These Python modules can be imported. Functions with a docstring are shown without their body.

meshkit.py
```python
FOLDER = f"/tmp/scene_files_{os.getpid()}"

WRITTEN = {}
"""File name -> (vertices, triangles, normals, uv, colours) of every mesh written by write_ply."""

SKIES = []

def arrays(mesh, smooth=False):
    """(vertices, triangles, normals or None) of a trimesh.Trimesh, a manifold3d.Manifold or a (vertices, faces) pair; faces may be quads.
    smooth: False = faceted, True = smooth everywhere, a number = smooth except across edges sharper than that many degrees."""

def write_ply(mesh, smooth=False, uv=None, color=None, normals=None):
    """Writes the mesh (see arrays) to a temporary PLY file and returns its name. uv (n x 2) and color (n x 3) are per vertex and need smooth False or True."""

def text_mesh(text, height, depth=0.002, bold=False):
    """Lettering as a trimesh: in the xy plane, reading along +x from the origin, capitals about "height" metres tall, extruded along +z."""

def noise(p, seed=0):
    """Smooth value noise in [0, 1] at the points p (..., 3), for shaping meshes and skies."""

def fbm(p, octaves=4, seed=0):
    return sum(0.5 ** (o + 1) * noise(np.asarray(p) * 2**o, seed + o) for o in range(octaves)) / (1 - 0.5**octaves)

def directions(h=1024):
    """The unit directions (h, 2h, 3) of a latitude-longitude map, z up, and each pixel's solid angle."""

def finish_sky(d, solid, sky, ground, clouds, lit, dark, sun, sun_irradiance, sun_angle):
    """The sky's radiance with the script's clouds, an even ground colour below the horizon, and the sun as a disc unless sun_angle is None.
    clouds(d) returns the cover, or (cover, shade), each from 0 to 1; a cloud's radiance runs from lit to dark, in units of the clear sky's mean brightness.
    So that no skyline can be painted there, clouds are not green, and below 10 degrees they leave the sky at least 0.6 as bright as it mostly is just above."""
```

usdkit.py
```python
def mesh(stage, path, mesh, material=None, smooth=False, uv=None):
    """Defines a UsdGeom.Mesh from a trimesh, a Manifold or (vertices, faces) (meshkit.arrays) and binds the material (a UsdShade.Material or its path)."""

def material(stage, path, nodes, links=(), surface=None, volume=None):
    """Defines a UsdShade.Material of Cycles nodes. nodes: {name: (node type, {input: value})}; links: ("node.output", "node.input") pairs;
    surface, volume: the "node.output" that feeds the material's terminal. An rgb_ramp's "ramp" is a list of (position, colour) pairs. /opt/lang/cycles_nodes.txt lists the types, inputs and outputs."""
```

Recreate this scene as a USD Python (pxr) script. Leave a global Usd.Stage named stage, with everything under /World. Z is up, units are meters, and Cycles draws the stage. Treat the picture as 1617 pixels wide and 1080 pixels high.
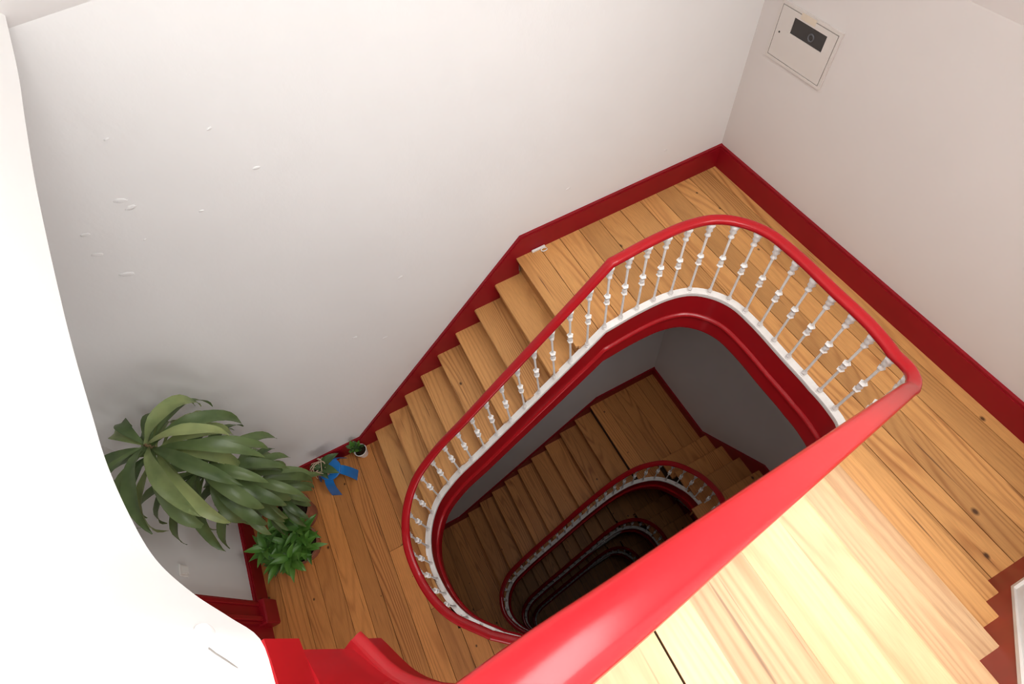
import math
import numpy as np
import trimesh
import shapely
from shapely.geometry import Polygon, box as sbox
from shapely.ops import unary_union
from scipy.interpolate import PchipInterpolator

import usdkit
import meshkit
from pxr import Usd, UsdGeom, UsdLux, UsdShade, Gf, Sdf

stage = Usd.Stage.CreateInMemory()
UsdGeom.SetStageUpAxis(stage, UsdGeom.Tokens.z)
UsdGeom.SetStageMetersPerUnit(stage, 1.0)
UsdGeom.Xform.Define(stage, '/World')
UsdGeom.Scope.Define(stage, '/World/Looks')

# ---------------------------------------------------------------- camera, light, exposure
EXPOSURE = 0.12
YN_ = -0.77
CAM_Z = 3.2
FPX = 800.0                                   # focal length in pixels of the 1617 wide picture
_C = np.array([808.5, 540.0])
_N = np.array([905.0, 1005.0])                # where plumb lines meet


def _ray(p):
    return np.array([p[0] - _C[0], p[1] - _C[1], FPX])


_dn = _ray(_N) / np.linalg.norm(_ray(_N))
_a, _b = _ray((831, 397)), _ray((1133, 257))
_x = _b / (_b @ _dn) - _a / (_a @ _dn)
_x /= np.linalg.norm(_x)
_y = np.cross(_dn, _x)
if _y[1] > 0:
    _y = -_y
W = np.stack([_x, _y, -_dn])                  # rows: world axes in picture axes (right, down, forward)
_right, _up, _back = W @ [1, 0, 0], W @ [0, -1, 0], W @ [0, 0, -1]
cam = UsdGeom.Camera.Define(stage, '/World/camera')
M4 = np.eye(4)
M4[0, :3], M4[1, :3], M4[2, :3], M4[3, :3] = _right, _up, _back, (0, 0, CAM_Z)
cam.AddTransformOp().Set(Gf.Matrix4d(M4.tolist()))
cam.CreateHorizontalApertureAttr(36.0)
cam.CreateVerticalApertureAttr(36.0 * 1080 / 1617)
cam.CreateFocalLengthAttr(36.0 * FPX / 1617)
cam.CreateClippingRangeAttr(Gf.Vec2f(0.02, 200))
cam.CreateExposureAttr(EXPOSURE)


def rect_light(name, loc, rot, w, h, power, color):
    l = UsdLux.RectLight.Define(stage, '/World/' + name)
    l.AddTranslateOp().Set(Gf.Vec3d(*loc))
    l.AddRotateXYZOp().Set(Gf.Vec3f(*rot))
    l.CreateWidthAttr(w)
    l.CreateHeightAttr(h)
    l.CreateIntensityAttr(power)
    l.CreateColorAttr(Gf.Vec3f(*color))
    return l


rect_light('skylight_daylight', (0.45, -0.2, 4.10), (0, 0, 0), 1.5, 1.0, 11.0, (1.0, 0.99, 0.975))
rect_light('roof_window_daylight', (1.93, -0.12, 3.19), (0, 56.7, 0), 1.1, 1.1, 11.0, (1.0, 0.99, 0.975))
rect_light('window_daylight', (-1.45, YN_ + 0.02, -0.35), (90, 0, 0), 0.9, 1.3, 3.4, (1.0, 0.985, 0.965))  # added fill light for the plant corner, source unseen
rect_light('window_daylight_001', (-1.45, YN_ + 0.02, -4.9), (90, 0, 0), 0.9, 1.3, 0.25, (0.97, 0.985, 1.0))  # weaker added fill light for the hall one storey down

# ---------------------------------------------------------------- materials
LK = '/World/Looks/'


def mat(name, color, rough=0.5, bump=None, spec=0.5, var=0.0, coat=0.0, metal=0.0, scale=6.0):
    n = {'p': ('principled_bsdf', {'base_color': color, 'roughness': rough, 'specular_ior_level': spec, 'metallic': metal, 'coat_weight': coat, 'coat_roughness': 0.12})}
    links = []
    if bump or var:
        n['g'] = ('geometry', {})
        n['n'] = ('noise_texture', {'scale': scale, 'detail': 6.0, 'roughness': 0.6})
        links.append(('g.position', 'n.vector'))
    if var:
        c = np.array(color)
        n['r'] = ('rgb_ramp', {'ramp': [(0.3, tuple(np.clip(c * (1 - var), 0, 1))), (0.7, tuple(np.clip(c * (1 + var), 0, 1)))]})
        links += [('n.fac', 'r.fac'), ('r.color', 'p.base_color')]
    if bump:
        n['n2'] = ('noise_texture', {'scale': bump[0], 'detail': 5.0, 'roughness': 0.55})
        n['b'] = ('bump', {'strength': bump[1], 'distance': bump[2]})
        links += [('g.position', 'n2.vector'), ('n2.fac', 'b.height'), ('b.normal', 'p.normal')]
    return usdkit.material(stage, LK + name, n, links, surface='p.BSDF')


def wood(name, light, dark, knot=0.45, lines=0.75):
    """Pine boards, grain along y: contour lines of a stretched noise; every board takes its own offset and tone."""
    n = {
        'g': ('geometry', {}), 'o': ('object_info', {}),
        'mo': ('math', {'math_type': 'multiply', 'value2': 37.0}),
        'add': ('vector_math', {'math_type': 'add'}),
        'map': ('mapping', {'scale': (1.0, 0.085, 0.25)}),
        'n1': ('noise_texture', {'scale': 3.6, 'detail': 1.6, 'roughness': 0.35}),
        'sx': ('separate_xyz', {}),
        'px': ('math', {'math_type': 'multiply', 'value2': 125.0}),
        'ph': ('math', {'math_type': 'multiply_add', 'value2': 130.0}),
        'sn': ('math', {'math_type': 'sine'}),
        'l1': ('map_range', {'from_min': -1.0, 'from_max': 1.0, 'to_min': 0.0, 'to_max': 1.0}),
        'pw': ('math', {'math_type': 'power', 'value2': 2.6}),
        'ml': ('noise_texture', {'scale': 5.0, 'detail': 2.0}),
        'ma': ('map_range', {'from_min': 0.35, 'from_max': 0.70, 'to_min': 0.08, 'to_max': lines, 'clamp': True}),
        'mf': ('noise_texture', {'scale': 130.0, 'detail': 3.0}),
        'amp': ('math', {'math_type': 'multiply'}),
        'base': ('mix_color', {'blend_type': 'mix', 'a': light, 'b': dark}),
        'lo': ('noise_texture', {'scale': 2.0, 'detail': 2.0}),
        'lom': ('map_range', {'from_min': 0.3, 'from_max': 0.7, 'to_min': -0.10, 'to_max': 0.10}),
        'tone': ('map_range', {'from_min': 0.0, 'from_max': 1.0, 'to_min': 0.86, 'to_max': 1.10}),
        'tsum': ('math', {'math_type': 'add'}),
        'tmul': ('vector_math', {'math_type': 'scale'}),
        'fine': ('map_range', {'from_min': 0.25, 'from_max': 0.75, 'to_min': 0.90, 'to_max': 1.08}),
        'fmul': ('vector_math', {'math_type': 'scale'}),
        'cm': ('mapping', {'scale': (1.0, 0.035, 0.0)}),
        'cn': ('noise_texture', {'scale': 42.0, 'detail': 2.0}),
        'cr': ('map_range', {'from_min': 0.665, 'from_max': 0.74, 'to_min': 0.0, 'to_max': 0.75, 'clamp': True}),
        'cmix': ('mix_color', {'blend_type': 'mix', 'b': (0.10, 0.035, 0.012)}),
        'kmap': ('mapping', {'scale': (1.0, 0.75, 0.0)}),
        'v': ('voronoi_texture', {'dimensions': '2D', 'feature': 'f1', 'scale': 2.6}),
        'sep': ('separate_color', {}),
        'rad': ('map_range', {'from_min': knot, 'from_max': 1.0, 'to_min': 0.0006, 'to_max': 0.042, 'clamp': True}),
        'kd': ('math', {'math_type': 'divide'}),
        'km': ('map_range', {'from_min': 0.5, 'from_max': 1.35, 'to_min': 0.92, 'to_max': 0.0, 'clamp': True}),
        'kmix': ('mix_color', {'blend_type': 'mix', 'b': (0.055, 0.020, 0.008)}),
        'b': ('bump', {'strength': 0.10, 'distance': 0.003}),
        'p': ('principled_bsdf', {'roughness': 0.45, 'specular_ior_level': 0.4}),
    }
    L = [('o.random', 'mo.value1'), ('g.position', 'add.vector1'), ('mo.value', 'add.vector2'), ('add.vector', 'map.vector'),
         ('map.vector', 'n1.vector'), ('add.vector', 'sx.vector'), ('sx.x', 'px.value1'), ('n1.fac', 'ph.value1'), ('px.value', 'ph.value3'), ('ph.value', 'sn.value1'),
         ('sn.value', 'l1.value'), ('l1.result', 'pw.value1'), ('map.vector', 'ml.vector'), ('ml.fac', 'ma.value'), ('map.vector', 'mf.vector'),
         ('pw.value', 'amp.value1'), ('ma.result', 'amp.value2'), ('amp.value', 'base.fac'),
         ('map.vector', 'lo.vector'), ('lo.fac', 'lom.value'), ('o.random', 'tone.value'), ('tone.result', 'tsum.value1'), ('lom.result', 'tsum.value2'),
         ('base.result', 'tmul.vector1'), ('tsum.value', 'tmul.scale'),
         ('mf.fac', 'fine.value'), ('tmul.vector', 'fmul.vector1'), ('fine.result', 'fmul.scale'),
         ('add.vector', 'cm.vector'), ('cm.vector', 'cn.vector'), ('cn.fac', 'cr.value'), ('cr.result', 'cmix.fac'), ('fmul.vector', 'cmix.a'),
         ('add.vector', 'kmap.vector'), ('kmap.vector', 'v.vector'), ('v.color', 'sep.color'), ('sep.r', 'rad.value'),
         ('v.distance', 'kd.value1'), ('rad.result', 'kd.value2'), ('kd.value', 'km.value'), ('km.result', 'kmix.fac'),
         ('cmix.result', 'kmix.a'), ('kmix.result', 'p.base_color'), ('l1.result', 'b.height'), ('b.normal', 'p.normal')]
    return usdkit.material(stage, LK + name, n, L, surface='p.BSDF')


def leafmat(name, color, vein, trans=0.25):
    n = {'p': ('principled_bsdf', {'roughness': 0.38, 'specular_ior_level': 0.5}), 't': ('translucent_bsdf', {'color': tuple(np.array(vein) * 1.1)}),
         'm': ('mix_closure', {'fac': trans}), 'g': ('geometry', {}), 'n': ('noise_texture', {'scale': 9.0, 'detail': 3.0}), 'o': ('object_info', {}),
         'ad': ('math', {'math_type': 'multiply_add', 'value2': 0.7}), 'r': ('rgb_ramp', {'ramp': [(0.35, color), (1.05, vein)]})}
    return usdkit.material(stage, LK + name, n, [('g.position', 'n.vector'), ('o.random', 'ad.value1'), ('n.fac', 'ad.value3'), ('ad.value', 'r.fac'), ('r.color', 'p.base_color'),
                                                 ('p.BSDF', 'm.closure1'), ('t.BSDF', 'm.closure2')], surface='m.closure')


M = dict(
    plaster=mat('plaster', (0.80, 0.797, 0.792), 0.75, (4.0, 0.25, 0.02), 0.2, 0.015, scale=1.2),
    plaster_white=mat('plaster_white', (0.86, 0.86, 0.85), 0.7, (5.0, 0.2, 0.01), 0.2),
    plaster_ceiling=mat('plaster_ceiling', (0.93, 0.925, 0.92), 0.7, (5.0, 0.2, 0.01), 0.2),
    plaster_shade_warm=mat('plaster_shade_warm', (0.71, 0.665, 0.64), 0.75, (4.0, 0.2, 0.02), 0.2, 0.015, scale=1.2),  # right wall: warm bounce and weaker light put into the plaster colour
    red=mat('red_paint', (0.40, 0.009, 0.014), 0.20, (14.0, 0.04, 0.004), 0.32, 0.05, scale=5.0),
    red_skirt=mat('red_skirting_paint', (0.275, 0.005, 0.012), 0.40, (10.0, 0.08, 0.004), 0.3, 0.08, scale=4.0),
    white_paint=mat('white_paint', (0.90, 0.88, 0.85), 0.35, (40.0, 0.15, 0.002), 0.5, 0.04, scale=30.0),
    wood=wood('pine_boards', (0.63, 0.315, 0.105), (0.33, 0.115, 0.030), 0.32),
    wood_pale=wood('pine_lit', (0.60, 0.375, 0.195), (0.40, 0.195, 0.080), 0.5),  # paler pine copy: strong light on the near flight put into its colour
    wood_old=wood('pine_honey', (0.60, 0.245, 0.068), (0.27, 0.078, 0.018), 0.38),
    crack=mat('plaster_crack', (0.30, 0.29, 0.27), 0.9),
    slab=mat('slab_plaster', (0.55, 0.53, 0.51), 0.8),
    gap=mat('board_gap', (0.06, 0.03, 0.015), 0.9),
    metal_box=mat('box_paint', (0.68, 0.63, 0.59), 0.45, None, 0.4),
    dark=mat('smoked_window', (0.035, 0.03, 0.028), 0.15),
    dial=mat('dial_grey', (0.10, 0.10, 0.11), 0.4),
    tape=mat('masking_tape', (0.70, 0.60, 0.48), 0.7),
    plastic=mat('white_plastic', (0.82, 0.80, 0.76), 0.4),
    leaf=leafmat('leaf_green', (0.028, 0.070, 0.020), (0.16, 0.23, 0.085)),
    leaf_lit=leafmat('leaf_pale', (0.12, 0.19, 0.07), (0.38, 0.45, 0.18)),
    leaf_bush=leafmat('leaf_bush', (0.035, 0.12, 0.016), (0.11, 0.27, 0.04), 0.15),
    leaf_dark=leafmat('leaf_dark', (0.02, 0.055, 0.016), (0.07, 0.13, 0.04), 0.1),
    cane=mat('cane_bark', (0.28, 0.19, 0.10), 0.8, (60.0, 0.5, 0.01), 0.3, 0.3, scale=30.0),
    terracotta=mat('terracotta', (0.30, 0.12, 0.07), 0.8, (40.0, 0.2, 0.003), 0.3, 0.12, scale=12.0),
    soil=mat('soil', (0.035, 0.022, 0.014), 0.95, (90.0, 0.8, 0.02), 0.1, 0.4, scale=60.0),
    blue=mat('blue_plastic', (0.012, 0.18, 0.55), 0.35),
    clearpot=mat('orchid_pot_plastic', (0.36, 0.20, 0.17), 0.3),
    root=mat('orchid_root', (0.55, 0.42, 0.30), 0.7),
)

# ---------------------------------------------------------------- scene helpers
used = {}


def numbered(parent, name):
    k = (parent, name)
    used[k] = used.get(k, -1) + 1
    return name if used[k] == 0 else f'{name}_{used[k]:03d}'


def path_of(parent, name):
    base = '/World' if parent is None else str(parent.GetPath())
    return f'{base}/{numbered(base, name)}'


def tag(p, label=None, cat=None, group=None, kind=None):
    for k, v in (('label', label), ('category', cat), ('group', group), ('kind', kind)):
        if v:
            p.SetCustomDataByKey(k, v)
    return p


def thing(name, label, cat, loc=(0, 0, 0), rotz=0, group=None, kind=None):
    x = UsdGeom.Xform.Define(stage, path_of(None, name))
    if any(loc):
        x.AddTranslateOp().Set(Gf.Vec3d(*map(float, loc)))
    if rotz:
        x.AddRotateZOp().Set(float(rotz))
    return tag(x.GetPrim(), label, cat, group, kind)


def obj(name, mesh, m, parent=None, smooth=False, label=None, **kw):
    if isinstance(mesh, (list,)):
        mesh = trimesh.util.concatenate(mesh)
    p = usdkit.mesh(stage, path_of(parent, name), mesh, M[m] if isinstance(m, str) else m, smooth=smooth).GetPrim()
    return tag(p, label, **kw)


def struct(name, mesh, m, smooth=False, label=None):
    return obj(name, mesh, m, None, smooth, label, kind='structure')


def struct_group(name, label=None):
    x = UsdGeom.Xform.Define(stage, path_of(None, name))
    return tag(x.GetPrim(), label, kind='structure')


def dup(root, loc, label):
    was = root.GetCustomData()
    r = thing(root.GetName().rstrip('0123456789').rstrip('_'), label, was['category'], loc, 0, was.get('group'))
    r.GetReferences().AddInternalReference(root.GetPath())
    x = UsdGeom.Xformable(r)
    r.SetInstanceable(True)
    return r


def bx(x0, x1, y0, y1, z0, z1, ch=0.0):
    if ch <= 0:
        m = trimesh.creation.box([x1 - x0, y1 - y0, z1 - z0])
        m.apply_translation([(x0 + x1) / 2, (y0 + y1) / 2, (z0 + z1) / 2])
        return m
    c = min(ch, (x1 - x0) / 3, (y1 - y0) / 3, (z1 - z0) / 3)
    pts = []
    for sx in (0, 1):
        for sy in (0, 1):
            for sz in (0, 1):
                p = np.array([x1 if sx else x0, y1 if sy else y0, z1 if sz else z0])
                s = np.array([-c if sx else c, -c if sy else c, -c if sz else c])
                for k in range(3):
                    q = s.copy()
                    q[k] = 0
                    pts.append(p + q)
    return trimesh.convex.convex_hull(np.array(pts))


def quadprism(pts_xz, y0, y1):
    """Polygon in the xz plane extruded along y."""
    m = trimesh.creation.extrude_polygon(Polygon(pts_xz), y1 - y0, engine='earcut')
    v = np.array(m.vertices)
    m = trimesh.Trimesh(np.stack([v[:, 0], y0 + v[:, 2], v[:, 1]], 1), np.array(m.faces)[:, ::-1], process=False)
    return m


def quadprism_yz(pts_yz, x0, x1):
    m = trimesh.creation.extrude_polygon(Polygon(pts_yz), x1 - x0, engine='earcut')
    v = np.array(m.vertices)
    return trimesh.Trimesh(np.stack([x0 + v[:, 2], v[:, 0], v[:, 1]], 1), np.array(m.faces), process=False)


def extrude(poly, z0, z1):
    ms = []
    for g in getattr(poly, 'geoms', [poly]):
        if g.area > 1e-5 and g.geom_type == 'Polygon':
            m = trimesh.creation.extrude_polygon(g, z1 - z0, engine='earcut')
            m.apply_translation([0, 0, z0])
            ms.append(m)
    return trimesh.util.concatenate(ms) if ms else None


def lathe(prof, n=12):
    """prof: (r, z) pairs from bottom to top."""
    prof = np.asarray(prof, float)
    a = np.linspace(0, 2 * np.pi, n, endpoint=False)
    v = np.stack([np.outer(prof[:, 0], np.cos(a)), np.outer(prof[:, 0], np.sin(a)), np.outer(prof[:, 1], np.ones(n))], -1).reshape(-1, 3)
    f = []
    for i in range(len(prof) - 1):
        for j in range(n):
            k = (j + 1) % n
            f += [[i * n + j, i * n + k, (i + 1) * n + k], [i * n + j, (i + 1) * n + k, (i + 1) * n + j]]
    return trimesh.Trimesh(v, f, process=False)


def tube(P, r, n=8):
    P = np.asarray(P, float)
    r = np.broadcast_to(np.asarray(r, float), (len(P),))
    T = np.gradient(P, axis=0)
    T /= np.linalg.norm(T, axis=1, keepdims=True) + 1e-12
    ref = np.array([0, 0, 1.0]) if abs(T[:, 2]).mean() < 0.8 else np.array([1.0, 0, 0])
    U = np.cross(T, ref)
    U /= np.linalg.norm(U, axis=1, keepdims=True) + 1e-12
    V = np.cross(T, U)
    a = np.linspace(0, 2 * np.pi, n, endpoint=False)
    v = (P[:, None] + r[:, None, None] * (np.cos(a)[None, :, None] * U[:, None] + np.sin(a)[None, :, None] * V[:, None])).reshape(-1, 3)
    f = []
    for i in range(len(P) - 1):
        for j in range(n):
            k = (j + 1) % n
            f += [[i * n + j, (i + 1) * n + k, i * n + k], [i * n + j, (i + 1) * n + j, (i + 1) * n + k]]
    e = (len(P) - 1) * n
    for j in range(1, n - 1):
        f += [[0, j, j + 1], [e, e + j + 1, e + j]]
    m = trimesh.Trimesh(v, f, process=False)
    return m


def sweep(P, prof, zoff=None):
    """P: (n, 3) path; prof: closed outline of (inward, up) pairs, inward = right of the travel direction."""
    P = np.asarray(P, float)
    T = np.gradient(P[:, :2], axis=0)
    T /= np.linalg.norm(T, axis=1, keepdims=True) + 1e-12
    N = np.stack([T[:, 1], -T[:, 0]], 1)
    prof = np.asarray(prof, float)
    m = prof.shape[-2]
    pr = np.broadcast_to(prof, (len(P), m, 2))
    v = np.zeros((len(P), m, 3))
    v[..., :2] = P[:, None, :2] + pr[..., :1] * N[:, None]
    v[..., 2] = P[:, None, 2] + pr[..., 1]
    f = []
    for i in range(len(P) - 1):
        for j in range(m):
            k = (j + 1) % m
            f += [[i * m + j, i * m + k, (i + 1) * m + k], [i * m + j, (i + 1) * m + k, (i + 1) * m + j]]
    e = (len(P) - 1) * m
    tri = trimesh.creation.triangulate_polygon(Polygon(pr[0]), engine='earcut')[1] if m > 2 else []
    for a, b, c in np.asarray(tri, int) % m:
        f += [[a, b, c], [e + a, e + c, e + b]]
    out = trimesh.Trimesh(v.reshape(-1, 3), f, process=False)
    if out.volume < 0:
        out.invert()
    return out


def catmull(pts, step=0.03):
    pts = np.asarray(pts, float)
    p = np.vstack([2 * pts[0] - pts[1], pts, 2 * pts[-1] - pts[-2]])
    out = []
    for i in range(1, len(p) - 2):
        p0, p1, p2, p3 = p[i - 1:i + 3]
        t0 = 0.0
        t1 = t0 + np.linalg.norm(p1 - p0) ** 0.5
        t2 = t1 + np.linalg.norm(p2 - p1) ** 0.5
        t3 = t2 + np.linalg.norm(p3 - p2) ** 0.5
        n = max(2, int(np.linalg.norm(p2 - p1) / step))
        t = np.linspace(t1, t2, n, endpoint=False)[:, None]
        A1 = (t1 - t) / (t1 - t0) * p0 + (t - t0) / (t1 - t0) * p1
        A2 = (t2 - t) / (t2 - t1) * p1 + (t - t1) / (t2 - t1) * p2
        A3 = (t3 - t) / (t3 - t2) * p2 + (t - t2) / (t3 - t2) * p3
        B1 = (t2 - t) / (t2 - t0) * A1 + (t - t0) / (t2 - t0) * A2
        B2 = (t3 - t) / (t3 - t1) * A2 + (t - t1) / (t3 - t1) * A3
        out.append((t2 - t) / (t2 - t1) * B1 + (t - t1) / (t2 - t1) * B2)
    return np.vstack(out + [pts[-1:]])


def heights(plan, knots, smooth=False):
    """Height along a plan path from (x, y, z) knots in order; each knot is projected to the nearest later path point."""
    s = np.concatenate([[0], np.cumsum(np.linalg.norm(np.diff(plan, axis=0), axis=1))])
    at, zs, start = [], [], 0
    for x, y, z in knots:
        d = np.hypot(plan[start:, 0] - x, plan[start:, 1] - y)
        near = np.nonzero(d < d.min() + 1e-9)[0][0]
        # the first local minimum that is close
        for k in range(len(d)):
            if d[k] < 0.14 and (k + 1 == len(d) or d[k + 1] > d[k]):
                near = k
                break
        start += near
        at.append(s[start] + 1e-6 * len(at))
        zs.append(z)
    return (PchipInterpolator(at, zs)(np.clip(s, at[0], at[-1])) if smooth else np.interp(s, at, zs)), s


# ---------------------------------------------------------------- main dimensions
XL, XR, YN, YF = -2.40, 2.90, -0.77, 2.53
Z_LAND, Z_LEFT, Z_TOP = 0.0, -1.82, 2.0
RISE_A, RUN_A, NOSE_A = 0.2025, 0.2285, 0.927           # upper left flight
RISE_N, RUN_N, NOSE_N, N_N = 0.25, 0.24, 1.926, 8              # upper near flight
Z_LAND2 = -4.05
RISE_B, RUN_B, NOSE_B, N_B = 0.225, 0.275, 1.756, 10    # flights below
Z_LEFT2 = Z_LAND2 - N_B * RISE_B
STOREY = (N_B + 5) * RISE_B
Z_BASE = Z_LEFT2 - 2 * STOREY

planA = catmull([(-0.52, 0.27), (-0.757, 0.555), (-0.85, 0.87), (-0.81, 1.20), (-0.61, 1.43), (-0.36, 1.51), (0.0, 1.515), (0.4, 1.518), (0.8, 1.52), (1.14, 1.525),
                 (1.42, 1.54), (1.68, 1.53), (1.84, 1.48), (1.95, 1.38), (2.02, 1.24), (2.04, 1.05), (2.035, 0.75), (2.03, 0.5), (2.00, 0.33), (1.955, 0.215), (1.86, 0.16), (1.7, 0.144), (1.2, 0.099), (0.85, 0.068), (0.4, 0.028), (0.2, 0.010), (0.0, -0.008),
                 (-0.28, -0.02), (-0.45, 0.07), (-0.55, 0.19), (-0.585, 0.29)])
planB = catmull([(-0.52, 0.27), (-0.70, 0.50), (-0.77, 0.74), (-0.70, 0.97), (-0.50, 1.12), (-0.2, 1.18), (0.4, 1.235), (1.0, 1.285), (1.45, 1.29), (1.75, 1.23), (1.99, 1.07),
                 (2.11, 0.78), (2.06, 0.45), (1.92, 0.22), (1.65, 0.09), (1.2, 0.06), (0.6, 0.05), (0.0, 0.05), (-0.28, 0.10), (-0.52, 0.27)])
planC = catmull([(-0.52, 0.27), (-0.70, 0.45), (-0.77, 0.66), (-0.70, 0.86), (-0.50, 0.98), (-0.2, 1.03), (0.4, 1.09), (1.0, 1.15), (1.45, 1.19), (1.75, 1.17), (1.99, 1.04),
                 (2.11, 0.78), (2.06, 0.45), (1.92, 0.22), (1.65, 0.09), (1.2, 0.06), (0.6, 0.05), (0.0, 0.05), (-0.28, 0.10), (-0.52, 0.27)])
CURB = 0.12


def lineA(x):
    return CURB + min(0.0, (x - 1.14) * RISE_A / RUN_A)


def lineB(x):
    return Z_LAND2 + CURB + min(0.0, (x - 1.93) * RISE_B / RUN_B)


knotsA = [(-0.52, 0.27, Z_LEFT + 0.12), (-0.80, 0.65, Z_LEFT + 0.12), (-0.85, 0.87, Z_LEFT + 0.13), (-0.81, 1.2, -1.60), (-0.61, 1.43, lineA(-0.61) + 0.02), (-0.36, 1.51, lineA(-0.36)),
          (1.14, 1.525, CURB), (2.03, 0.5, CURB)]
knotsA_curb = knotsA + [(1.955, 0.215, CURB + 0.06), (1.7, 0.145, 0.42), (0.05, -0.014, 2.06), (-0.585, 0.29, 2.06)]
knotsA_rail = [(x, y, z + 0.72) for x, y, z in knotsA] + [(2.0, 0.33, CURB + 0.72), (1.955, 0.215, CURB + 0.76), (1.86, 0.16, CURB + 0.82), (-0.05, -0.02, 2.69), (-0.28, -0.02, 2.82), (-0.585, 0.29, 2.9)]
knotsB = [(-0.52, 0.27, Z_LEFT2 + 0.12), (-0.77, 0.74, Z_LEFT2 + 0.13), (-0.70, 0.97, lineB(-0.7) - 0.08), (-0.2, 1.18, lineB(-0.2)), (1.93, 1.15, Z_LAND2 + CURB), (2.11, 0.85, Z_LAND2 + 0.38), (2.06, 0.45, Z_LAND2 + 0.80),
          (1.75, 0.12, Z_LAND2 + 1.10), (0.7, 0.05, Z_LEFT + 0.10), (-0.52, 0.27, Z_LEFT + 0.12)]
zA, sA = heights(planA, knotsA_curb)
zAr, _ = heights(planA, knotsA_rail)
zB, sB = heights(planB, knotsB)
pathA, railA = np.c_[planA, zA], np.c_[planA, zAr]
knotsC = [(-0.52, 0.27, Z_LEFT2 + 0.12), (-0.77, 0.66, Z_LEFT2 + 0.13), (-0.70, 0.86, lineB(-0.7) - 0.08), (-0.2, 1.03, lineB(-0.2)), (1.93, 1.08, Z_LAND2 + CURB)] + knotsB[5:7] + [(1.75, 0.12, Z_LAND2 + 5 * RISE_B + 0.12), (-0.52, 0.27, Z_LAND2 + 5 * RISE_B + 0.12)]
zC, sC = heights(planC, knotsC)
pathC, railC = np.c_[planC, zC - STOREY], np.c_[planC, zC + 0.72 - STOREY]
pathB, railB = np.c_[planB, zB], np.c_[planB, zB + 0.72]
wellA, wellB = Polygon(planA[planA[:, 0] > -2][:-18]).buffer(0), Polygon(planB).buffer(0)
holeA, holeB = wellA.buffer(0.02), wellB.buffer(0.02)
ROOM = sbox(XL, YN, XR, YF)

# ---------------------------------------------------------------- the shell
ZR, ZFARTOP = 1.76, 2.39                                  # where the sloping ceiling meets the right and the far wall
BLISTERS = [(-1.015, 1.648, 0.030), (-1.003, 1.596, 0.026), (-1.258, 1.553, 0.022), (-1.30, 1.431, 0.026), (-1.281, 1.257, 0.034), (-0.754, 1.437, 0.014), (-0.395, 1.546, 0.020), (-0.475, 1.814, 0.014),
            (1.43, 0.464, 0.020), (2.307, 0.411, 0.016), (0.022, 0.337, 0.022), (-0.501, -0.082, 0.020), (-0.302, -0.253, 0.022), (-0.861, 1.928, 0.012), (-1.072, 1.408, 0.008)]
wf = struct('wall_far', bx(XL - 0.2, XR + 0.2, YF, YF + 0.2, Z_BASE - 0.3, ZFARTOP + 0.25), 'plaster')
rb = np.random.default_rng(3)
for x, z, w in BLISTERS:                                   # small blisters and trowel marks in the plaster
    m = trimesh.creation.icosphere(2, 1.0)
    p = np.array(m.vertices)
    p *= (1 + 0.5 * (meshkit.noise(p * 1.7 + rb.uniform(0, 50)) - 0.5))[:, None]
    p = p * [w, 0.004, w * 0.42]
    a = rb.uniform(-0.5, 0.3)
    p[:, 0], p[:, 2] = p[:, 0] * math.cos(a) - p[:, 2] * math.sin(a), p[:, 0] * math.sin(a) + p[:, 2] * math.cos(a)
    obj('plaster_blister', trimesh.Trimesh(p + [x, YF, z], m.faces, process=False), 'plaster', wf, smooth=True)
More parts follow.
